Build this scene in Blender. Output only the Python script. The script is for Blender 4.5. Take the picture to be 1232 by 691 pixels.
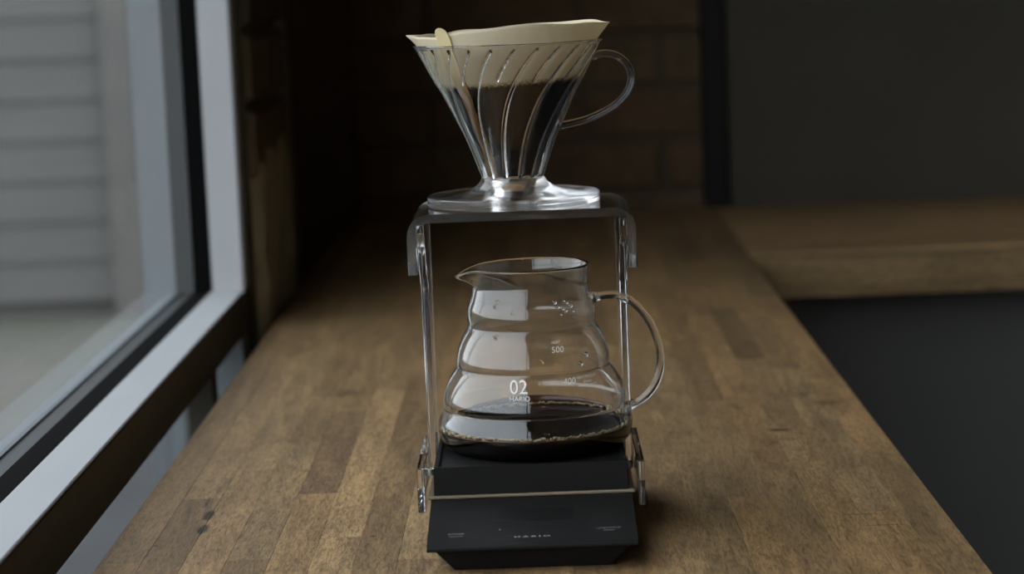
import bpy, bmesh, math, random
from mathutils import Vector, Matrix
random.seed(7)
for o in list(bpy.data.objects): bpy.data.objects.remove(o)
S = bpy.context.scene; COL = S.collection
PI = math.pi

# ------------------------------------------------------------------ camera
cd = bpy.data.cameras.new('camera'); cam = bpy.data.objects.new('camera', cd); COL.objects.link(cam)
cd.sensor_width = 36; cd.lens = 2750 * 36 / 1232; cd.clip_start = .05; cd.clip_end = 200
cam.matrix_world = Matrix(((0.9991796, 0.03838461, 0.01291322, .011),
                           (0.00756483, 0.13634702, -0.99063225, -1.44),
                           (-0.03978571, 0.98991722, 0.13594479, .344), (0, 0, 0, 1)))
cd.dof.use_dof = True; cd.dof.focus_distance = 1.415; cd.dof.aperture_fstop = 7.1
S.camera = cam
# ------------------------------------------------------------------ world: even overcast sky
w = bpy.data.worlds.new('overcast_sky'); S.world = w; w.use_nodes = True
w.node_tree.nodes['Background'].inputs[0].default_value = (.86, .93, 1, 1)
w.node_tree.nodes['Background'].inputs[1].default_value = 3.6
# ------------------------------------------------------------------ exposure
S.view_settings.view_transform = 'Standard'; S.view_settings.look = 'None'
S.view_settings.exposure = 0.0; S.view_settings.gamma = 1; S.view_settings.use_curve_mapping = False
S.cycles.max_bounces = 18; S.cycles.transmission_bounces = 16; S.cycles.transparent_max_bounces = 16
S.cycles.glossy_bounces = 8; S.cycles.diffuse_bounces = 4

# ------------------------------------------------------------------ helpers
def mat(name, col, rough=.6, metal=0, spec=.5, **kw):
    m = bpy.data.materials.new(name); m.use_nodes = True
    b = m.node_tree.nodes['Principled BSDF']
    b.inputs['Base Color'].default_value = (*col, 1); b.inputs['Roughness'].default_value = rough
    b.inputs['Metallic'].default_value = metal; b.inputs['Specular IOR Level'].default_value = spec
    for k, v in kw.items(): b.inputs[k].default_value = v
    return m
def nodes(m): return m.node_tree.nodes, m.node_tree.links, m.node_tree.nodes['Principled BSDF']
def N(m, t, **kw):
    n = m.node_tree.nodes.new(t)
    for k, v in kw.items():
        if k in n.inputs: n.inputs[k].default_value = v
        else: setattr(n, k, v)
    return n
def ramp(m, stops):
    r = N(m, 'ShaderNodeValToRGB'); e = r.color_ramp.elements
    e[0].position, e[0].color = stops[0][0], (*stops[0][1], 1)
    e[1].position, e[1].color = stops[-1][0], (*stops[-1][1], 1)
    for p, c in stops[1:-1]:
        x = e.new(p); x.color = (*c, 1)
    return r
def noisy(name, c1, c2, scale=8, rough=.7, stretch=(1, 1, 1), bump=0, spec=.4, detail=5):
    m = mat(name, c1, rough, spec=spec); n, l, b = nodes(m)
    tc = N(m, 'ShaderNodeNewGeometry'); mp = N(m, 'ShaderNodeMapping'); mp.inputs['Scale'].default_value = stretch
    nz = N(m, 'ShaderNodeTexNoise', Scale=scale, Detail=detail)
    l.new(tc.outputs['Position'], mp.inputs[0]); l.new(mp.outputs[0], nz.inputs['Vector'])
    r = ramp(m, [(.3, c1), (.7, c2)]); l.new(nz.outputs[0], r.inputs[0]); l.new(r.outputs[0], b.inputs['Base Color'])
    if bump:
        bp = N(m, 'ShaderNodeBump', Strength=bump, Distance=.002); l.new(nz.outputs[0], bp.inputs['Height']); l.new(bp.outputs[0], b.inputs['Normal'])
    return m
def wood(name, base, axis='y', spots=False):
    m = mat(name, base, .5, spec=.45); n, l, b = nodes(m)
    g = N(m, 'ShaderNodeNewGeometry'); oi = N(m, 'ShaderNodeObjectInfo')
    add = N(m, 'ShaderNodeVectorMath', operation='ADD')
    sc = N(m, 'ShaderNodeVectorMath', operation='SCALE'); sc.inputs['Scale'].default_value = 9
    cmb = N(m, 'ShaderNodeCombineXYZ')
    for i in range(3): l.new(oi.outputs['Random'], cmb.inputs[i])
    l.new(cmb.outputs[0], sc.inputs[0]); l.new(g.outputs['Position'], add.inputs[0]); l.new(sc.outputs[0], add.inputs[1])
    def nz(s, scale, detail=4, dist=0):
        mp = N(m, 'ShaderNodeMapping'); mp.inputs['Scale'].default_value = s if axis == 'y' else (s[1], s[0], s[2])
        t = N(m, 'ShaderNodeTexNoise', Scale=scale, Detail=detail, Distortion=dist)
        l.new(add.outputs[0], mp.inputs[0]); l.new(mp.outputs[0], t.inputs['Vector']); return t
    broad = nz((1, .10, 1), 90, 4, 1.2); pores = nz((1, .13, 1), 700, 3, .8); fleck = nz((1, .35, 1), 260, 4, 2.2); cloud = nz((1, .4, 1), 14, 3, .5)
    def mul(a, fac_out, lo, hi, p0=.35, p1=.65):
        r = ramp(m, [(p0, (lo,) * 3), (p1, (hi,) * 3)]); l.new(fac_out, r.inputs[0])
        x = N(m, 'ShaderNodeMix', data_type='RGBA', blend_type='MULTIPLY'); x.inputs[0].default_value = 1
        l.new(a, x.inputs[6]); l.new(r.outputs[0], x.inputs[7]); return x.outputs[2]
    base_n = N(m, 'ShaderNodeMix', data_type='RGBA', blend_type='MULTIPLY'); base_n.inputs[0].default_value = 1
    base_n.inputs[6].default_value = (*base, 1); l.new(oi.outputs['Color'], base_n.inputs[7])
    c = mul(base_n.outputs[2], broad.outputs[0], .80, 1.15)
    c = mul(c, pores.outputs[0], .62, 1.08, .36, .56)
    c = mul(c, fleck.outputs[0], .78, 1.1, .38, .52)
    c = mul(c, cloud.outputs[0], .82, 1.12)
    if spots:   # mineral marks and knots in the oak
        for (x, y, rx, ry, st) in [(-.2125, .022, .0048, .017, .8), (-.2110, -.016, .0040, .015, .8), (-.219, .060, .0016, .018, .55), (.1835, .230, .0100, .0048, .85),
                                   (.188, .195, .009, .006, .3), (.19, .158, .008, .0025, .35), (.232, .33, .012, .012, .35), (.205, .37, .02, .02, .2), (.205, -.04, .014, .002, .4), (.214, -.07, .014, .002, .4),
                                   (-.155, .45, .012, .02, .35), (-.10, -.05, .002, .003, .6), (-.235, -.055, .002, .003, .6)]:
            sb = N(m, 'ShaderNodeVectorMath', operation='SUBTRACT'); sb.inputs[1].default_value = (x, y, 0)
            dv = N(m, 'ShaderNodeVectorMath', operation='MULTIPLY'); dv.inputs[1].default_value = (1 / rx, 1 / ry, 0)
            nn = N(m, 'ShaderNodeVectorMath', operation='ADD'); ns = N(m, 'ShaderNodeVectorMath', operation='SCALE'); ns.inputs['Scale'].default_value = 1.2
            l.new(g.outputs['Position'], sb.inputs[0]); l.new(sb.outputs[0], dv.inputs[0]); l.new(fleck.outputs['Color'], ns.inputs[0])
            l.new(dv.outputs[0], nn.inputs[0]); l.new(ns.outputs[0], nn.inputs[1])
            s2 = N(m, 'ShaderNodeVectorMath', operation='SUBTRACT'); s2.inputs[1].default_value = (.6, .6, .6); l.new(nn.outputs[0], s2.inputs[0])
            fl = N(m, 'ShaderNodeVectorMath', operation='MULTIPLY'); fl.inputs[1].default_value = (1, 1, 0); l.new(s2.outputs[0], fl.inputs[0])
            ln = N(m, 'ShaderNodeVectorMath', operation='LENGTH'); l.new(fl.outputs[0], ln.inputs[0])
            c = mul(c, ln.outputs['Value'], 1 - st, 1, .6, 1.0)
    l.new(c, b.inputs['Base Color'])
    bp = N(m, 'ShaderNodeBump', Strength=.35, Distance=.0006); l.new(pores.outputs[0], bp.inputs['Height']); l.new(bp.outputs[0], b.inputs['Normal'])
    rr = ramp(m, [(.3, (.42,) * 3), (.7, (.6,) * 3)]); l.new(fleck.outputs[0], rr.inputs[0]); l.new(rr.outputs[0], b.inputs['Roughness'])
    return m
def clear(name, ior=1.49, rough=0.0, col=(1, 1, 1)):
    return mat(name, col, rough, **{'Transmission Weight': 1.0, 'IOR': ior})

def link(o, parent=None):
    COL.objects.link(o)
    if parent: o.parent = parent
    return o
def mesh_obj(name, verts, faces, m, parent=None, smooth=False):
    me = bpy.data.meshes.new(name); me.from_pydata(verts, [], faces); me.update()
    if smooth: me.polygons.foreach_set('use_smooth', [True] * len(me.polygons))
    me.materials.append(m); return link(bpy.data.objects.new(name, me), parent)
def bm_obj(name, bm, m, parent=None, smooth=False):
    bmesh.ops.recalc_face_normals(bm, faces=bm.faces)
    me = bpy.data.meshes.new(name); bm.to_mesh(me); bm.free()
    if smooth: me.polygons.foreach_set('use_smooth', [True] * len(me.polygons))
    me.materials.append(m); return link(bpy.data.objects.new(name, me), parent)
def add_box(bm, x0, x1, y0, y1, z0, z1, bev=0, seg=1):
    t = bmesh.new(); bmesh.ops.create_cube(t, size=1)
    for v in t.verts: v.co = Vector(((x0 + x1) / 2 + v.co.x * (x1 - x0), (y0 + y1) / 2 + v.co.y * (y1 - y0), (z0 + z1) / 2 + v.co.z * (z1 - z0)))
    if bev: bmesh.ops.bevel(t, geom=t.edges[:], offset=bev, segments=seg, affect='EDGES', profile=.5)
    me = bpy.data.meshes.new('t'); t.to_mesh(me); t.free(); bm.from_mesh(me); bpy.data.meshes.remove(me)
def box(name, m, x0, x1, y0, y1, z0, z1, parent=None, bev=0, seg=1, kind=None):
    bm = bmesh.new(); add_box(bm, x0, x1, y0, y1, z0, z1, bev, seg)
    o = bm_obj(name, bm, m, parent)
    if kind: o['kind'] = kind
    return o
def thing(name, label, cat, loc=(0, 0, 0), group=None):
    o = bpy.data.objects.new(name, None); o.location = loc; link(o); o['label'] = label; o['category'] = cat; o.empty_display_size = .02
    if group: o['group'] = group
    return o
def struct(name):
    o = bpy.data.objects.new(name, None); link(o); o['kind'] = 'structure'; o.empty_display_size = .02; return o
def crom(pts, n):
    P = [Vector(p) for p in pts]; P = [P[0] * 2 - P[1]] + P + [P[-1] * 2 - P[-2]]; out = []
    for i in range(1, len(P) - 2):
        for k in range(n):
            t = k / n; a, b, c, d = P[i - 1:i + 3]
            out.append(.5 * ((2 * b) + (c - a) * t + (2 * a - 5 * b + 4 * c - d) * t * t + (3 * b - a - 3 * c + d) * t ** 3))
    out.append(P[-2]); return out
def lathe(name, prof, m, parent, seg=128, fn=None, closed=True, smooth=True, cap=False, sharp=False):
    """prof: (r, z) loop revolved; angle a is measured from the front (-y) towards +x"""
    V, F = [], []; n = len(prof)
    for j in range(seg):
        a = 2 * PI * j / seg
        for i, (r, z) in enumerate(prof):
            if fn: rr, zz = fn(a, r, z, i)
            else: rr, zz = r, z
            V.append((rr * math.sin(a), -rr * math.cos(a), zz))
    for j in range(seg):
        k = (j + 1) % seg
        for i in range(n if closed else n - 1):
            i2 = (i + 1) % n
            F.append((j * n + i, k * n + i, k * n + i2, j * n + i2))
    if cap:
        F.append([j * n for j in range(seg)][::-1]); F.append([j * n + n - 1 for j in range(seg)])
    bm = bmesh.new(); vs = [bm.verts.new(v) for v in V]
    for f in F:
        try: bm.faces.new([vs[q] for q in f])
        except ValueError: pass
    bmesh.ops.remove_doubles(bm, verts=bm.verts, dist=1e-6)
    o = bm_obj(name, bm, m, parent, smooth)
    if smooth and sharp: o.data.set_sharp_from_angle(angle=math.radians(40))
    return o
def tube(name, pts, rad, m, parent, seg=20, sx=1., sy=1.):
    """tube along pts (in the xz plane), rad may be a list"""
    V, F = [], []; n = len(pts)
    for i, p in enumerate(pts):
        t = (pts[min(i + 1, n - 1)] - pts[max(i - 1, 0)]).normalized(); side = Vector((0, 1, 0)); up = t.cross(side).normalized()
        r = rad[i] if isinstance(rad, list) else rad
        for k in range(seg):
            a = 2 * PI * k / seg; V.append(p + side * math.cos(a) * r * sy + up * math.sin(a) * r * sx)
    for i in range(n - 1):
        for k in range(seg):
            q = (k + 1) % seg; F.append((i * seg + k, i * seg + q, (i + 1) * seg + q, (i + 1) * seg + k))
    F.append(tuple(range(seg))[::-1]); F.append(tuple((n - 1) * seg + k for k in range(seg)))
    bm = bmesh.new(); vs = [bm.verts.new(v) for v in V]; [bm.faces.new([vs[q] for q in f]) for f in F]
    return bm_obj(name, bm, m, parent, True)
def extrude_profile(name, prof, y0, y1, m, parent, bev=0):
    """prof: closed (x, z) loop extruded along y"""
    bm = bmesh.new(); a = [bm.verts.new((x, y0, z)) for x, z in prof]; b = [bm.verts.new((x, y1, z)) for x, z in prof]; n = len(prof)
    bm.faces.new(a); bm.faces.new(b[::-1])
    for i in range(n): bm.faces.new((a[i], b[i], b[(i + 1) % n], a[(i + 1) % n]))
    if bev:
        bm.faces.ensure_lookup_table(); es = [e for e in bm.edges if any(f in (bm.faces[0], bm.faces[1]) for f in e.link_faces)]
        bmesh.ops.bevel(bm, geom=es, offset=bev, segments=2, affect='EDGES', profile=.5)
    return bm_obj(name, bm, m, parent)
def text_mesh(body, size, align='CENTER'):
    c = bpy.data.curves.new('t', 'FONT'); c.body = body; c.size = size; c.align_x = align; c.align_y = 'CENTER'; c.resolution_u = 3
    o = bpy.data.objects.new('t', c); COL.objects.link(o); bpy.context.view_layer.update()
    me = bpy.data.meshes.new_from_object(o.evaluated_get(bpy.context.evaluated_depsgraph_get()))
    V = [v.co.copy() for v in me.vertices]; F = [tuple(p.vertices) for p in me.polygons]
    bpy.data.objects.remove(o); bpy.data.curves.remove(c); bpy.data.meshes.remove(me); return V, F
def print_on(name, body, size, fn, m, parent):
    """flat print: fn maps (u, v) of the lettering to a point on the carrying surface"""
    V, F = text_mesh(body, size); return mesh_obj(name, [fn(v.x, v.y) for v in V], F, m, parent)

# ------------------------------------------------------------------ materials
M_plaster = noisy('dark_plaster', (.042, .037, .028), (.053, .047, .036), 3, .85)
M_ceiling = noisy('ceiling_paint', (.36, .35, .33), (.40, .39, .37), 2, .9); M_pale = noisy('pale_plaster', (.22, .21, .19), (.26, .25, .23), 2, .9)
M_floor = noisy('dark_floor', (.058, .055, .052), (.066, .063, .060), 4, .8, spec=.2)
M_mortar = noisy('mortar', (.055, .040, .024), (.07, .05, .032), 20, .95)
M_brick = [noisy('brick_%s' % n, a, b, 30, .9, bump=.5, spec=.2) for n, a, b in
           [('umber', (.07, .048, .026), (.105, .072, .04)), ('char', (.045, .033, .021), (.065, .047, .03)), ('rust', (.07, .044, .024), (.10, .062, .034))]]
M_render = noisy('flaking_render', (.34, .28, .18), (.22, .18, .11), 14, .95, bump=.6, spec=.2)
M_white = noisy('painted_metal', (.345, .35, .36), (.375, .38, .39), 6, .55)
M_gasket = mat('black_gasket', (.003, .003, .003), .8, spec=.05)
M_rail = noisy('brown_rail', (.022, .018, .010), (.032, .026, .015), 9, .6, (1, .1, 1))
M_outgrey = mat('grey_aluminium', (.06, .062, .062), .5); M_outlight = mat('pale_aluminium', (.13, .145, .155), .5)
M_siding = noisy('siding_grey', (.098, .095, .090), (.112, .109, .104), 5, .8, (.3, 1, 1)); M_corner = noisy('corner_board', (.13, .12, .11), (.10, .095, .09), 4, .8)
M_ground = noisy('yard_ground', (.10, .095, .093), (.055, .065, .04), .45, .95)
M_oak = wood('oak_staves', (.236, .147, .069), 'y', True); M_oak2 = wood('oak_boards', (.26, .16, .075), 'x')
M_black = mat('black_plastic', (.0105, .010, .0095), .5, spec=.12); M_blackgloss = mat('black_panel', (.0100, .0095, .009), .5, spec=.12); M_rubber = mat('black_rubber', (.01, .01, .01), .7, spec=.2)
M_ink = mat('grey_ink', (.22, .23, .24), .6); M_white_ink = mat('white_print', (.62, .62, .60), .6)
M_glass = clear('borosilicate_glass', 1.47); M_plastic = clear('clear_plastic', 1.5, .01, (1, .99, .98)); M_frost = clear('misted_plastic', 1.5, .14, (.93, .92, .92)); M_acryl = clear('clear_acrylic', 1.49, .05, (.97, .965, .955))
M_coffee = mat('black_coffee', (.005, .003, .002), .02, spec=.5, IOR=1.33)
M_film = mat('coffee_film', (.10, .026, .009), .2)
M_foam = mat('foam_bubbles', (.34, .26, .12), .25, spec=.6)
M_bulb = mat('lamp_bulb', (1, .6, .3), .5, **{'Emission Color': (1, .5, .2, 1), 'Emission Strength': 60})
M_metal = mat('dark_metal', (.05, .05, .05), .4, 1)
# window glass: clear, thin, with the reflection of a sheet
M_pane = bpy.data.materials.new('window_glass'); M_pane.use_nodes = True
nt = M_pane.node_tree; nt.nodes.clear(); out = nt.nodes.new('ShaderNodeOutputMaterial'); mx = nt.nodes.new('ShaderNodeMixShader')
tr = nt.nodes.new('ShaderNodeBsdfTransparent'); gl = nt.nodes.new('ShaderNodeBsdfGlossy'); gl.inputs['Roughness'].default_value = 0; geo = nt.nodes.new('ShaderNodeNewGeometry'); dt = nt.nodes.new('ShaderNodeVectorMath'); dt.operation = 'DOT_PRODUCT'; ab = nt.nodes.new('ShaderNodeMath'); ab.operation = 'ABSOLUTE'; om = nt.nodes.new('ShaderNodeMath'); om.operation = 'SUBTRACT'; om.inputs[0].default_value = 1; pw = nt.nodes.new('ShaderNodeMath'); pw.operation = 'POWER'; pw.inputs[1].default_value = 5; fr = nt.nodes.new('ShaderNodeMath'); fr.operation = 'MULTIPLY_ADD'; fr.inputs[1].default_value = .35; fr.inputs[2].default_value = .02
tr.inputs[0].default_value = (.97, .98, .98, 1)
nt.links.new(geo.outputs['Normal'], dt.inputs[0]); nt.links.new(geo.outputs['Incoming'], dt.inputs[1]); nt.links.new(dt.outputs['Value'], ab.inputs[0]); nt.links.new(ab.outputs[0], om.inputs[1]); nt.links.new(om.outputs[0], pw.inputs[0]); nt.links.new(pw.outputs[0], fr.inputs[0]); nt.links.new(fr.outputs[0], mx.inputs[0]); nt.links.new(tr.outputs[0], mx.inputs[1]); nt.links.new(gl.outputs[0], mx.inputs[2]); nt.links.new(mx.outputs[0], out.inputs[0])
# filter paper: cream, lets light through; soaked brown below the brewing level
M_paper = mat('filter_paper', (.66, .60, .44), .9, spec=.1); n_, l_, b_ = nodes(M_paper)
g_ = N(M_paper, 'ShaderNodeNewGeometry'); sp_ = N(M_paper, 'ShaderNodeSeparateXYZ'); l_.new(g_.outputs['Position'], sp_.inputs[0])
nz_ = N(M_paper, 'ShaderNodeTexNoise', Scale=90, Detail=4); ma_ = N(M_paper, 'ShaderNodeMath', operation='MULTIPLY_ADD'); ma_.inputs[1].default_value = .006
l_.new(nz_.outputs[0], ma_.inputs[0]); l_.new(sp_.outputs[2], ma_.inputs[2])
sx_ = N(M_paper, 'ShaderNodeMath', operation='MULTIPLY_ADD'); sx_.inputs[1].default_value = -.045; l_.new(sp_.outputs[0], sx_.inputs[0]); l_.new(ma_.outputs[0], sx_.inputs[2])
mr_ = N(M_paper, 'ShaderNodeMapRange'); mr_.inputs['From Min'].default_value = .2775; mr_.inputs['From Max'].default_value = .2825; l_.new(sx_.outputs[0], mr_.inputs[0])
rp_ = ramp(M_paper, [(0, (.007, .004, .0025)), (.35, (.02, .011, .005)), (.6, (.38, .27, .13)), (1, (.71, .62, .45))]); l_.new(mr_.outputs[0], rp_.inputs[0]); l_.new(rp_.outputs[0], b_.inputs['Base Color'])
wv_ = N(M_paper, 'ShaderNodeTexNoise', Scale=700, Detail=2); bp_ = N(M_paper, 'ShaderNodeBump', Strength=.35, Distance=.0004); l_.new(wv_.outputs[0], bp_.inputs['Height']); l_.new(bp_.outputs[0], b_.inputs['Normal'])
tl_ = N(M_paper, 'ShaderNodeBsdfTranslucent'); l_.new(rp_.outputs[0], tl_.inputs[0]); ms_ = N(M_paper, 'ShaderNodeMixShader'); ms_.inputs[0].default_value = .35
ou_ = n_['Material Output']; l_.new(b_.outputs[0], ms_.inputs[1]); l_.new(tl_.outputs[0], ms_.inputs[2]); l_.new(ms_.outputs[0], ou_.inputs[0])
M_seam = mat('paper_seam', (.50, .36, .17), .9, spec=.1); n2_, l2_, b2_ = nodes(M_seam)
g2_ = N(M_seam, 'ShaderNodeNewGeometry'); s2_ = N(M_seam, 'ShaderNodeSeparateXYZ'); m2_ = N(M_seam, 'ShaderNodeMapRange'); m2_.inputs['From Min'].default_value = .262; m2_.inputs['From Max'].default_value = .29
l2_.new(g2_.outputs['Position'], s2_.inputs[0]); l2_.new(s2_.outputs[2], m2_.inputs[0]); r2_ = ramp(M_seam, [(0, (.16, .085, .03)), (.5, (.30, .20, .095)), (.8, (.54, .44, .25)), (1, (.60, .49, .28))]); l2_.new(m2_.outputs[0], r2_.inputs[0]); l2_.new(r2_.outputs[0], b2_.inputs['Base Color'])

# ================================================================== SETTING
GZ = -.66
box('floor', M_floor, -.386, 4, -5, 1.9, -.95, -.9, kind='structure')
box('ceiling', M_ceiling, -.388, 4, -5, 1.9, 2.1, 2.2, kind='structure')
box('wall_right', M_pale, 4, 4.1, -5, 1.9, -.9, 2.1, kind='structure')
box('wall_front', M_pale, -.45, 4, -5.1, -5, -.9, 2.1, kind='structure')
# far wall: dark painted panelling to the right, brick to the left, a dark post between
wb = struct('wall_back')
box('mortar_bed', M_mortar, -.35, .262, 1.856, 1.95, -.9, 2.1, wb); box('painted_panel', M_plaster, .262, 4, 1.84, 1.95, -.9, 2.1, wb)
def bricks(parent, horiz, a0, a1, zb, courses, mk, L=.215, H=.065, J=.010):
    for c in range(courses):
        z = zb + c * (H + J); a = a0 - (c % 2) * (L + J) / 2
        while a < a1:
            b0, b1 = max(a, a0), min(a + L, a1)
            if b1 - b0 > .03:
                d = random.uniform(-.003, .003); mk(parent, b0, b1, z, z + H, d, c)
            a += L + J
def mk_far(p, b0, b1, z0, z1, d, c): box('brick', random.choice(M_brick), b0, b1, 1.849 + d, 1.862, z0, z1, p, .004)
bricks(wb, 1, -.25, .26, -.12, 19, mk_far)
box('trim_1', M_black, .250, .285, 1.825, 1.86, -.05, 2.1, kind='structure', bev=.003)
# left wall: brick pier face beyond the window, then a dark recess
wl = struct('wall_left')
box('mortar_bed', noisy('pale_mortar', (.05, .04, .026), (.075, .06, .04), 14, .95), -.386, -.280, .86, 1.16, -.9, 2.1, wl)
def mk_near(p, b0, b1, z0, z1, d, c):
    if z1 < .20: return
    low = False
    box('brick', M_render if low and random.random() < .9 else random.choice(M_brick[:2]), -.284, -.268 + d * 1.5, b0, b1, z0, z1, p, .005)
bricks(wl, 0, .86, 1.165, -.16, 20, mk_near, H=.068, J=.009)

bm = bmesh.new(); g = []; NY, NZ = 24, 60
for i in range(NY + 1):
    row = []
    for j in range(NZ + 1):
        y = .8655 + (1.165 - .8655) * i / NY; z = -.30 + (.185 - -.30) * j / NZ
        rag = .012 * math.sin(y * 47) + .007 * math.sin(y * 113 + 1); rag2 = .008 * math.sin(z * 61) + .005 * math.sin(z * 143)
        e = min(1, (NZ - j) / 3, (NY - i) / 2, i / 1.0)
        row.append(bm.verts.new((-.281 + e * (.0125 + .0016 * math.sin(y * 71 + z * 43) + .0012 * math.sin(z * 97 - y * 31)), y + rag2 * (i / NY) ** 3, z + rag * (j / NZ) ** 4)))
    g.append(row)
for i in range(NY):
    for j in range(NZ): bm.faces.new((g[i][j], g[i + 1][j], g[i + 1][j + 1], g[i][j + 1]))
bm_obj('plaster_patch', bm, M_render, wl, True)
box('recess_panel', noisy('recess_paint', (.20, .15, .11), (.26, .20, .15), 5, .9), -.386, -.34, 1.16, 1.9, -.9, 2.1, wl); box('wall_top', M_plaster, -.386, -.29, -5, .86, 1.9, 2.1, wl); box('wall_foot', M_plaster, -.386, -.30, -5, .86, -.9, -.62, wl)
# the shop window
wn = struct('window_1')
Y0, Y1, ZT = -4.9, .825, 1.9
box('rail', M_rail, -.336, -.287, Y0, Y1, -.004, .0385, wn, .0015)
box('sill', M_white, -.319, -.286, Y0, Y1 + .001, .0387, .0415, wn, .0008)
box('jamb', M_white, -.319, -.286, Y1, Y1 + .04, .0387, ZT, wn, .002)
box('jamb_lower', M_outlight, -.319, -.290, Y1, Y1 + .04, -.62, .0385, wn, .002)
box('gasket', M_gasket, -.336, -.3192, Y0, Y1, .0387, .0412, wn); box('gasket', M_gasket, -.336, -.3192, Y1, Y1 + .04, .0387, ZT, wn)
box('outer_sill', M_outgrey, -.352, -.3365, Y0, Y1, -.004, .038, wn); box('outer_sill', M_outlight, -.364, -.352, Y0, Y1, -.004, .040, wn)
box('outer_jamb', M_outgrey, -.355, -.3365, Y1 - .001, Y1 + .04, -.62, ZT, wn); box('outer_jamb', M_outlight, -.388, -.355, Y1 - .001, Y1 + .04, -.62, ZT, wn)
box('head', M_white, -.388, -.286, Y0, Y1 + .04, ZT - .03, ZT, wn)
for y in (.60, -.9, -2.4): box('post', M_rail, -.315, -.290, y, y + .03, -.62, -.004, wn, .001)
for y in (-1.95, -3.6): box('mullion', M_white, -.345, -.300, y, y + .05, .042, ZT - .03, wn, .001)
box('pane', M_pane, -.3372, -.3366, Y0, Y1, .0405, ZT - .03, wn); box('pane', M_pane, -.330, -.3294, Y0, Y1, -.62, -.004, wn)
# ================================================================== OUTSIDE
gr = box('ground', M_ground, -30, -.46, -25, 30, GZ - .1, GZ, kind='structure')
box('pavement', noisy('asphalt', (.030, .030, .032), (.04, .04, .042), 3, .95), -1.02, -.388, -25, 30, GZ, GZ + .03, kind='structure')
hs = thing('house', 'grey clapboard house across the yard, seen blurred through the window', 'house', (-3.5, 5.6, GZ))
def hb(name, m, x0, x1, y0, y1, z0, z1, bev=0): 
    o = box(name, m, x0 + 3.5, x1 + 3.5, y0 - 5.6, y1 - 5.6, z0, z1, hs, bev); return o
hb('wall', M_siding, -6, -1.20, 5.62, 9, 0, 4.6)
for k in range(36):
    z = .05 + k * .125
    bm = bmesh.new(); p = [(-2.5, .02, z), (2.19, .02, z), (2.19, -.018, z), (-2.5, -.018, z), (-2.5, .02, z + .135), (2.19, .02, z + .135), (2.19, -.008, z + .135), (-2.5, -.008, z + .135)]
    vs = [bm.verts.new(v) for v in p]
    for f in ((0, 1, 2, 3), (4, 5, 6, 7), (0, 1, 5, 4), (1, 2, 6, 5), (2, 3, 7, 6), (3, 0, 4, 7)): bm.faces.new([vs[q] for q in f])
    bm_obj('siding_board', bm, M_siding, hs)
hb('corner_board', M_corner, -1.31, -1.19, 5.56, 5.63, 0, 4.6, .004)
bm = bmesh.new(); rp = [(-2.8, -.4, 4.5), (2.6, -.4, 4.5), (2.6, 1.7, 5.7), (-2.8, 1.7, 5.7), (2.6, 3.8, 4.5), (-2.8, 3.8, 4.5)]
vs = [bm.verts.new(v) for v in rp]; 
for f in ((0, 1, 2, 3), (3, 2, 4, 5), (0, 3, 5), (1, 4, 2), (0, 5, 4, 1)): bm.faces.new([vs[q] for q in f])
bm_obj('roof', bm, mat('roof_shingle', (.06, .06, .065), .9), hs)

# ================================================================== COUNTER
TX0, TX1, TY0, TY1, TT = -.263, .2575, -.50, 1.835, .04
ct = thing('counter', 'long oak butcher-block counter beside the window carrying the coffee set', 'counter', (0, 0, -.9))
NR = 20; WST = (TX1 - TX0) / NR
tones = [(1, 1, 1), (.90, .89, .87), (1.12, 1.10, 1.06), (.78, .76, .74), (1.03, .98, .92), (.94, .96, .96), (1.16, 1.11, 1.02)]
rw = random.Random(21)
for i in range(NR):
    x0 = TX0 + i * WST; cuts = [TY0]; y = TY0 - rw.uniform(0, .3)
    while y < TY1 - .08:
        y += rw.uniform(.24, .55)
        if TY0 + .05 < y < TY1 - .08: cuts.append(y)
    cuts.append(TY1)
    if i == 4: cuts = [TY0, .075, .365, .80, 1.28, TY1]
    if i == 5: cuts = [TY0, -.05, .46, .86, 1.35, TY1]
    for y0, y1 in zip(cuts, cuts[1:]):
        dz = rw.uniform(-.0001, 0); t = rw.choice(tones); k = rw.uniform(.92, 1.07); ym = (y0 + y1) / 2
        if i == 5 and ym < .46: t, k = (1.25, 1.25, 1.21), 1
        if i == 4 and .08 < ym < .36: t, k = (.70, .68, .68), 1
        if i == 4 and ym < .07: t, k = (1.12, 1.08, 1.0), 1
        o = box('stave', M_oak, x0 + .00001, x0 + WST - .00001, y0 + .00001, y1 - .00001, -TT, dz, None, .00018)
        o.parent = ct; o.location = (0, 0, .9); o.color = (t[0] * k, t[1] * k, t[2] * k, 1)
for x in (-.24, .2):
    for y in (-.42, 1.2): 
        o = box('leg', M_black, x, x + .04, y, y + .04, -.9, -TT, None, .002); o.parent = ct; o.location = (0, 0, .9)
o = box('underframe', M_black, -.24, .24, -.40, -.37, -.10, -TT, ct, .001); o.location = (0, 0, .9)
# the return counter behind on the right
rc = thing('side_counter', 'wooden counter running off to the right along the dark back wall', 'counter', (1, 1.5, -.9))
for k in range(5):
    a = 1.262 + k * .1143; a0_ = a + (.024 if k == 0 else 0)
    o = box('board', M_oak2, .262 - 1, 2.6 - 1, a0_ - 1.5, a + .1139 - 1.5, .85, .8995, rc, .001); t = [1.2, 1.4, 1.5, 1.3, 1.05][k]; o.color = (t, t, t, 1)
o = box('edge_board', M_oak2, .262 - 1, 2.6 - 1, -.262, -.2385, .850, .8985, rc, .001); o.color = (.66, .68, .60, 1)
box('kick_panel', M_floor, .30 - 1, 2.6 - 1, -.20, -.17, 0, .85, rc)

# ================================================================== SCALE
sc_ = thing('kitchen_scale', 'low black plastic drip scale with sloping front panel lying on the oak counter', 'scale', (0, -.04, 0))
def local(o, th): o.location = -th.location; return o
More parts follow.
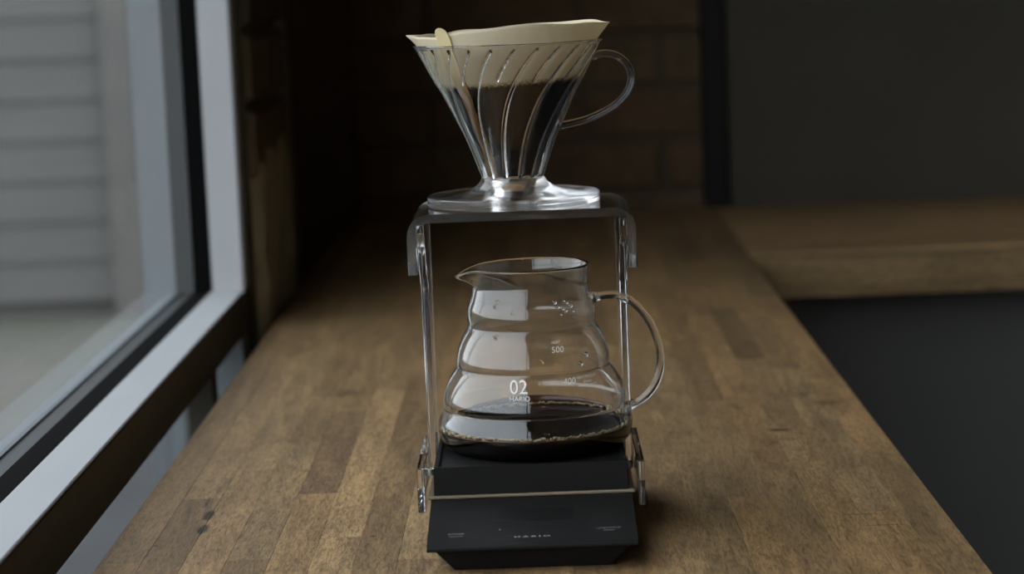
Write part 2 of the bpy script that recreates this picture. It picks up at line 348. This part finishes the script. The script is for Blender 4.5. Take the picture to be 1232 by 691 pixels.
# side profile in (y, z), extruded along x
def xprof(name, prof, half, m, th, bev=.001, taper=None):
    bm = bmesh.new(); a = [bm.verts.new((-half, y, z)) for y, z in prof]; b = [bm.verts.new((half, y, z)) for y, z in prof]; n = len(prof)
    bm.faces.new(a); bm.faces.new(b[::-1])
    for i in range(n): bm.faces.new((a[i], b[i], b[(i + 1) % n], a[(i + 1) % n]))
    if taper:
        for v in bm.verts:
            v.co.x *= taper(v.co.y, v.co.z)
    if bev: bmesh.ops.bevel(bm, geom=bm.edges[:], offset=bev, segments=2, affect='EDGES', profile=.5)
    return local(bm_obj(name, bm, m, th), th)
xprof('front_panel', [(-.152, .0138), (-.152, .0160), (-.148, .0168), (-.074, .0262), (-.071, .0262), (-.071, .0136)], .0614, M_blackgloss, sc_, .0006)
xprof('base', [(-.141, .0), (-.147, .0137), (.060, .0137), (.055, .0)], .0575, M_black, sc_, .001, lambda y, z: .80 if z < .005 else 1)
xprof('weighing_platform', [(-.0705, .0140), (-.0705, .0262), (.058, .0262), (.058, .0140)], .0618, M_black, sc_, .0008)
PN = Vector((0, -.0094, .0740)).normalized(); PD = Vector((0, .0740, .0094)).normalized()
def panel_pt(x, t, lift=.00008):
    p0 = Vector((0, -.148, .0168)) + Vector((0, .0740, .0094)) * t + PN * lift
    return lambda u, v: p0 + Vector((x + u, 0, 0)) + PD * v
dm = mat('unlit_display', (.008, .0075, .0075), .4, spec=.15); f = panel_pt(0, .62, .0001)
local(mesh_obj('display', [f(-.024, -.010), f(.024, -.010), f(.024, .010), f(-.024, .010)], [(0, 1, 2, 3)], dm, sc_), sc_)
def scale_text(b, size, x, t): local(print_on('printed_text', b, size, panel_pt(x, t), M_ink, sc_), sc_)
scale_text('POWER', .0028, -.0446, .235); scale_text('ON/OFF', .0022, -.0446, .185)
V, F = text_mesh('H A R I O', .0034); fn = panel_pt(0, .13); local(mesh_obj('brand_print', [fn(v.x * 1.5, v.y) for v in V], F, mat('pale_ink', (.42, .42, .42), .5), sc_), sc_)
scale_text('START/STOP', .0026, .0450, .255); scale_text('TIMER', .0024, .0450, .205)
local(mesh_obj('button_mark', [panel_pt(-.019, .30)(.0007 * math.cos(a), .0009 * math.sin(a)) for a in [k * PI / 6 for k in range(12)]], [tuple(range(12))], M_ink, sc_), sc_)

# ================================================================== ACRYLIC STAND
st = thing('acrylic_stand', 'clear acrylic dripper stand straddling the black scale', 'stand', (0, 0, .0262))
def sbox(name, *a, **k): return local(box(name, M_acryl, *a, st, **k), st)
PZ0, PZ1 = .0263, .0283
local(box('base_plate', mat('smoky_acrylic', (.42, .34, .24), .05, **{'Transmission Weight': .55, 'IOR': 1.49}), -.0635, .0635, -.0712, .05, PZ0, PZ1, st, bev=.0006), st)
for s in (-1, 1):
    x0, x1 = sorted((s * .0651, s * .0698))
    sbox('side_foot', x0, x1, -.072, .03, .0185, .0465, bev=.0008, seg=2)
    # upright: slim panel that widens towards the front just below the top plate
    pr = [(-.012, PZ1 + .0001), (.022, PZ1 + .0001), (.040, .1935), (-.046, .1935), (-.046, .188), (-.014, .150)]
    bm = bmesh.new(); xa, xb = sorted((s * .0600, s * .0649))
    # slight outward bow of the upright like in the photo
    def bow(z): return 0
    a = [bm.verts.new((xa, y, z)) for y, z in pr]; b = [bm.verts.new((xb, y, z)) for y, z in pr]; n = len(pr)
    bm.faces.new(a); bm.faces.new(b[::-1]); [bm.faces.new((a[i], b[i], b[(i + 1) % n], a[(i + 1) % n])) for i in range(n)]
    bmesh.ops.bevel(bm, geom=bm.edges[:], offset=.0006, segments=2, affect='EDGES', profile=.5)
    local(bm_obj('upright', bm, M_acryl, st), st)
def bent(half, zt, zb, R, t):
    o_, i_ = [], []
    for k in range(13):
        a = PI - k * PI / 24
        o_.append((-half + R + R * math.cos(a), zt - R + R * math.sin(a))); i_.append((-half + R + (R - t) * math.cos(a), zt - R + (R - t) * math.sin(a)))
    left_o = [(-half, zb)] + o_; left_i = [(-half + t, zb)] + i_
    right_o = [(-x, z) for x, z in left_o[::-1]]; right_i = [(-x, z) for x, z in left_i[::-1]]
    return left_o + right_o + (left_i + right_i)[::-1]
local(extrude_profile('top_plate', bent(.0704, .1998, .1625, .014, .0054), -.05, .045, M_acryl, st, .0007), st)
tp = [o for o in COL.objects if o.name == 'top_plate'][0]; tp.data.materials.append(clear('sawn_acrylic', 1.49, .22, (1, .97, .92)))
for p in tp.data.polygons:
    if abs(p.normal.y) > .9: p.material_index = 1

# ================================================================== DRIP TRAY
ty = thing('drip_tray', 'shallow black tray on the stand base under the glass server', 'tray', (0, 0, PZ1))
bm = bmesh.new(); Tz0, Tz1 = PZ1 + .0001, .0458
o3 = [(-.0598, -.0690), (.0598, -.0690), (.0592, .045), (-.0592, .045)]
def ringv(inset, z): return [bm.verts.new((x * (1 - inset / .06), y + (inset if y < 0 else -inset), z)) for x, y in o3]
r0 = ringv(0, Tz0); r1 = ringv(.0005, Tz1); r2 = ringv(.0030, Tz1); r3 = ringv(.0038, Tz1 - .0020)
for a, b in ((r0, r1), (r1, r2), (r2, r3)):
    for i in range(4): bm.faces.new((a[i], a[(i + 1) % 4], b[(i + 1) % 4], b[i]))
bm.faces.new(r3); bm.faces.new(r0[::-1])
bmesh.ops.bevel(bm, geom=bm.edges[:], offset=.0004, segments=2, affect='EDGES')
local(bm_obj('tray_body', bm, M_black, ty), ty)
TFZ = Tz1 - .0020

# ================================================================== SERVER
SX = .0038; sv = thing('coffee_server', 'ridged glass coffee server with spout and handle, a little coffee inside', 'server', (SX, 0, TFZ))
outer = [(.0530, .0441), (.0570, .0462), (.0603, .0500), (.0619, .0545), (.0624, .0590), (.0614, .0640), (.0589, .0688), (.0579, .0710), (.0584, .0742), (.0575, .0798), (.0550, .0863), (.0515, .0925), (.0491, .0962),
         (.0490, .0988), (.0487, .1026), (.0472, .1090), (.0440, .1165), (.0412, .1213), (.0407, .1240), (.0410, .1290), (.0404, .1350), (.0386, .1400), (.0371, .1455), (.0366, .1505), (.0369, .1560), (.0376, .1600)]
oc = [(p[0], p[1]) for p in crom([(r, z, 0) for r, z in outer], 4)]
wall = .0016
inner = [(max(r - wall, 0), max(z, .0462)) for r, z in oc]
top_in = []
prof = [(0, .0441)] + oc + [(.0371, .1606), (.0365, .1604)] + inner[::-1] + [(0, .0462)]
def spout(a, r, z, i):
    d = (a - 1.5 * PI + PI) % (2 * PI) - PI     # angle from -x
    wz = max(0, (z - .1470) / .0134); wz = wz * wz * (3 - 2 * wz) if wz < 1 else 1
    g = math.exp(-(d / .30) ** 2)
    return r + .0090 * g * wz + (0.0012 * wz * math.exp(-(d / .8) ** 2)), z - .0052 * g * wz - .0008 * wz * (1 - math.cos(d)) * 0
def sv_loc(o): o.location = (0, 0, -sv.location.z); return o
sv_loc(lathe('glass_body', prof, M_glass, sv, 160, spout, closed=False, smooth=True))
hp = crom([(.0395, 0, .1376), (.0445, 0, .1386), (.0520, 0, .1391), (.0600, 0, .1370), (.0690, 0, .1295), (.0762, 0, .1185), (.0803, 0, .1060), (.0812, 0, .0950), (.0790, 0, .0840), (.0735, 0, .0752), (.0660, 0, .0695), (.0585, 0, .0668)], 6)
hr = [.0026 + (.0016 * max(0, 1 - i / 5) + .0016 * max(0, 1 - (len(hp) - 1 - i) / 5)) for i in range(len(hp))]
sv_loc(tube('handle', hp, hr, M_glass, sv, 20, 1., 1.25))
def on_server(px, pz):
    def f(u, v):
        z = pz + v; k = next(i for i in range(len(oc) - 1) if oc[i + 1][1] >= z); t = (z - oc[k][1]) / (oc[k + 1][1] - oc[k][1]); r = oc[k][0] + (oc[k + 1][0] - oc[k][0]) * t + .0003
        x = px - SX + u; a = math.asin(max(-1, min(1, x / r))); return Vector((r * math.sin(a), -r * math.cos(a), z))
    return f
def mark(b, size, x, z, nm='capacity_mark'): sv_loc(print_on(nm, b, size, on_server(x, z), M_white_ink, sv))
mark('02', .0115, -.0055, .0905); mark('HARIO', .0042, -.0050, .0840); mark('500', .0052, .0195, .1120); mark('HEAT', .0022, .0185, .1165)
mark('400', .0052, .0262, .0925); mark('HEATPROOF', .0021, .0365, .0938); mark('GLASS', .0018, .0372, .0912); mark('MADE IN JAPAN', .0014, .0376, .0892)
# drops of condensation on the shoulder
bm = bmesh.new()
for (x, z, s) in [(.0185, .1405, .0016), (.0205, .1375, .0011), (.0235, .1365, .0013), (.0255, .1350, .0012), (.0265, .1395, .0009), (.0285, .1375, .0015), (.0245, .1410, .0008), (.0225, .1330, .0008), (.030, .134, .0009), (-.017, .1425, .0010), (-.008, .1350, .0008), (.037, .107, .0018), (.0335, .102, .0016)]:
    f = on_server(x, z); p = f(0, 0); bmesh.ops.create_icosphere(bm, subdivisions=2, radius=s, matrix=Matrix.Translation(p) @ Matrix.Diagonal((1, .45, .9, 1)))
o = sv_loc(bm_obj('water_drops', bm, M_glass, sv, True)); o['kind'] = 'stuff'
# the brewed coffee, its brown film and the ring of bubbles
cf = [(r - wall + .0003, max(z, .0459)) for r, z in oc if z < .0590]
LZ = cf[-1][1]
brew = lathe('coffee', [(0, .0459)] + cf + [(cf[-1][0] - .001, LZ - .00015), (0, LZ - .0003)], M_coffee, sv, 128, closed=False, sharp=True); sv_loc(brew)
brew['label'] = 'black coffee in the bottom of the server'
bm = bmesh.new()
for k in range(330):
    a = 2 * PI * k / 330 + random.uniform(-.006, .006); s = random.uniform(.0006, .0014); R = cf[-1][0] - s - random.uniform(0, .0007) + .0002
    bmesh.ops.create_icosphere(bm, subdivisions=1, radius=s, matrix=Matrix.Translation((R * math.sin(a), -R * math.cos(a), LZ + .0002 + random.uniform(0, .0009) + .0008 * math.sin(a * 23) ** 2)))
o = bm_obj('bubble_ring', bm, M_foam, brew, True); o['kind'] = 'stuff'
lathe('coffee_film', [(cf[-1][0] - .0006, LZ), (cf[-1][0] + .00025, LZ), (.0606 - .0013 + .0003, .0640), (.0602 - .0015, .0640)], M_film, brew, 96,
      fn=lambda a, r, z, i: (r, z if z <= LZ + 1e-6 else LZ + .0003 + (z - LZ) * max(0, -math.cos(a)) ** 1.5))

# ================================================================== DRIPPER
DX = -.0045; DZ = .1999; dr = thing('coffee_dripper', 'clear plastic cone dripper with spiral ribs and loop handle on the stand', 'dripper', (DX, 0, DZ))
def dr_loc(o): o.location = (0, 0, -DZ); return o
cone = [(.0196, .2170), (.0222, .2240), (.0282, .2400), (.0358, .2563), (.0420, .2690), (.0479, .2797), (.0535, .2905), (.0587, .3002)]
cc = [(p[0], p[1]) for p in crom([(r, z, 0) for r, z in cone], 10)]
base = [(.0100, .2001), (.0530, .2001), (.0545, .2008), (.0545, .2030), (.0534, .2034), (.0534, .2038), (.0545, .2043), (.0545, .2060), (.0538, .2066), (.0400, .2072), (.0310, .2083), (.0255, .2104), (.0215, .2135)]
inn = [(r - .0021, z + (.0004 if k < len(cc) - 1 else 0)) for k, (r, z) in enumerate(cc)]
prof = cc + [(.0594, .3004), (.0596, .3012), (.0590, .3017), (.0572, .3016)] + inn[::-1] + [(.0170, .2171)]
nb = len(cc) + 4
zt, zb = .3005, .2175
def twist(z): t = max(0, min(1, (z - zb) / (zt - zb))); return math.radians(-14 + 6 * t + 30 * t ** 2.2)
def ribs(a, r, z, i):
    if i < nb - 4 or i >= len(prof) - 1: return r, z
    if z > .3000: return r, z
    v = 0
    for nrib, off, z0, h, w in ((12, 0, .216, .0020, .0014), (12, PI / 12, .276, .0018, .0013)):
        fade = max(0, min(1, (z - z0) / .004)) * max(0, min(1, (.2995 - z) / .002))
        if fade <= 0: continue
        p = 2 * PI / nrib; d = (a - twist(z) - off + p / 2) % p - p / 2; x = d * r / w
        if abs(x) < 3: v = max(v, h * fade * math.exp(-x * x))
    return r - v, z
dr_loc(lathe('base_disc', base + [(.0196, .2168), (.0150, .2168), (.0105, .2125)], M_frost, dr, 160, sharp=True))
dr_loc(lathe('dripper_body', prof, M_plastic, dr, 600, ribs, sharp=True))
hp = crom([(.0525, 0, .2900), (.0570, 0, .2917), (.0625, 0, .2919), (.0690, 0, .2898), (.0745, 0, .2845), (.0768, 0, .2765), (.0745, 0, .2685), (.0680, 0, .2610), (.0590, 0, .2555), (.0480, 0, .2512), (.0380, 0, .2490), (.0310, 0, .2478)], 6)
dr_loc(tube('handle', hp, .0024, M_plastic, dr, 20, 1., 1.9))

# ================================================================== FILTER PAPER
fp = thing('paper_filter', 'cream paper filter standing above the dripper rim, soaked dark below', 'paper filter', (DX, 0, .2175))
def prad(z): # inner face of the dripper ribs
    k = min(range(len(cc) - 1), key=lambda i: abs(cc[i][1] - z)); 
    if z >= cc[-1][1]: return cc[-1][0] - .0048 + (z - cc[-1][1]) * .50
    r0, z0 = cc[k]; r1, z1 = cc[k + 1]; return r0 + (r1 - r0) * (z - z0) / (z1 - z0) - .0048
SEG, ROW = 240, 44; V, F = [], []
def ptop(a):
    x = math.sin(a); front = math.cos(a)
    z = .3105 + .0018 * x + .0007 * math.sin(3 * a + 1) + .0004 * math.sin(7 * a) - .0022 * math.exp(-((x + .75) / .18) ** 2) - .0012 * math.exp(-((x + .98) / .05) ** 2) + .0016 * max(0, front) * (1 - .3 * abs(x))
    return z
def cusp(a, side): d = (a - side + PI) % (2 * PI) - PI; return math.exp(-abs(d) / .09)
for sh in (0, .0005):
    for j in range(SEG):
        a = 2 * PI * j / SEG; zt_ = ptop(a)
        for i in range(ROW):
            t = i / (ROW - 1); z = .2185 + (zt_ - .2185) * t; r = prad(z) - sh
            up = max(0, (z - .296) / .014)
            r += .0052 * up * cusp(a, PI / 2) + .0072 * up * cusp(a, 1.5 * PI) + up * .0010 * math.sin(4 * a + .6) - up * .0012
            V.append((r * math.sin(a), -r * math.cos(a), z - .2175))
nn = SEG * ROW
for j in range(SEG):
    k = (j + 1) % SEG
    for i in range(ROW - 1):
        F.append((j * ROW + i, k * ROW + i, k * ROW + i + 1, j * ROW + i + 1)); F.append((nn + j * ROW + i, nn + j * ROW + i + 1, nn + k * ROW + i + 1, nn + k * ROW + i))
    F.append((j * ROW + ROW - 1, k * ROW + ROW - 1, nn + k * ROW + ROW - 1, nn + j * ROW + ROW - 1)); F.append((j * ROW, nn + j * ROW, nn + k * ROW, k * ROW))
mesh_obj('paper_cone', V, F, M_paper, fp, True)
# glued seam: a double strip running down the cone
V, F = [], []; R2 = 40; A0 = math.radians(-43)
for i in range(R2):
    t = 1 - (1 - i / (R2 - 1)) ** 1.8; z = .2190 + (.3128 - .2190) * t; zz = min(z, .3128); wd = .0058 * math.sqrt(max(0, 1 - max(0, 1 - (1 - t) / .06) ** 2)) * (.45 + .55 * t) + .00002
    r = prad(z) + .0001 - max(0, (z - .296) / .014) * .0008
    for rr, sg in ((r + .0006, -1), (r + .0006, 1), (r - .0001, 1), (r - .0001, -1)):
        a = A0 + sg * wd / rr; V.append((rr * math.sin(a), -rr * math.cos(a), z - .2175))
for i in range(R2 - 1):
    for k in range(4): F.append((i * 4 + k, i * 4 + (k + 1) % 4, i * 4 + 4 + (k + 1) % 4, i * 4 + 4 + k))
F.append((0, 1, 2, 3)); F.append(tuple(R2 * 4 - 4 + k for k in range(4))[::-1])
o = mesh_obj('seam', V, F, M_seam, fp); o['label'] = 'tan glued seam strip of the paper filter'
# wet coffee in the cone
sl = [(prad(z) - .0008, z) for z in [.2190 + k * .0575 / 12 for k in range(13)]]
o = lathe('coffee_slurry', [(0, .2190)] + sl + [(0, .2768)], noisy('wet_grounds', (.012, .006, .003), (.03, .016, .008), 120, .5), fp, 64, closed=False, sharp=True); o.location = (0, 0, -.2175)

# ================================================================== LAMPS behind the camera
for (x, y, z, lb) in [(.55, -3.0, 1.05, 'nearest of the three small warm pendant bulbs behind the camera'), (.80, -3.4, 1.15, 'middle one of the three small warm pendant bulbs behind the camera'), (1.10, -3.9, 1.10, 'farthest of the three small warm pendant bulbs behind the camera')]:
    lp = thing('pendant_lamp', lb, 'lamp', (x, y, 2.1), 'pendant lamps behind the camera')
    bm = bmesh.new(); bmesh.ops.create_uvsphere(bm, u_segments=16, v_segments=10, radius=.03, matrix=Matrix.Translation((0, 0, z - 2.1))); bm_obj('bulb', bm, M_bulb, lp, True)
    box('cord', M_metal, -.002, .002, -.002, .002, z - 2.1 + .06, 0, lp); box('socket', M_metal, -.014, .014, -.014, .014, z - 2.1 + .028, z - 2.1 + .065, lp, .003)
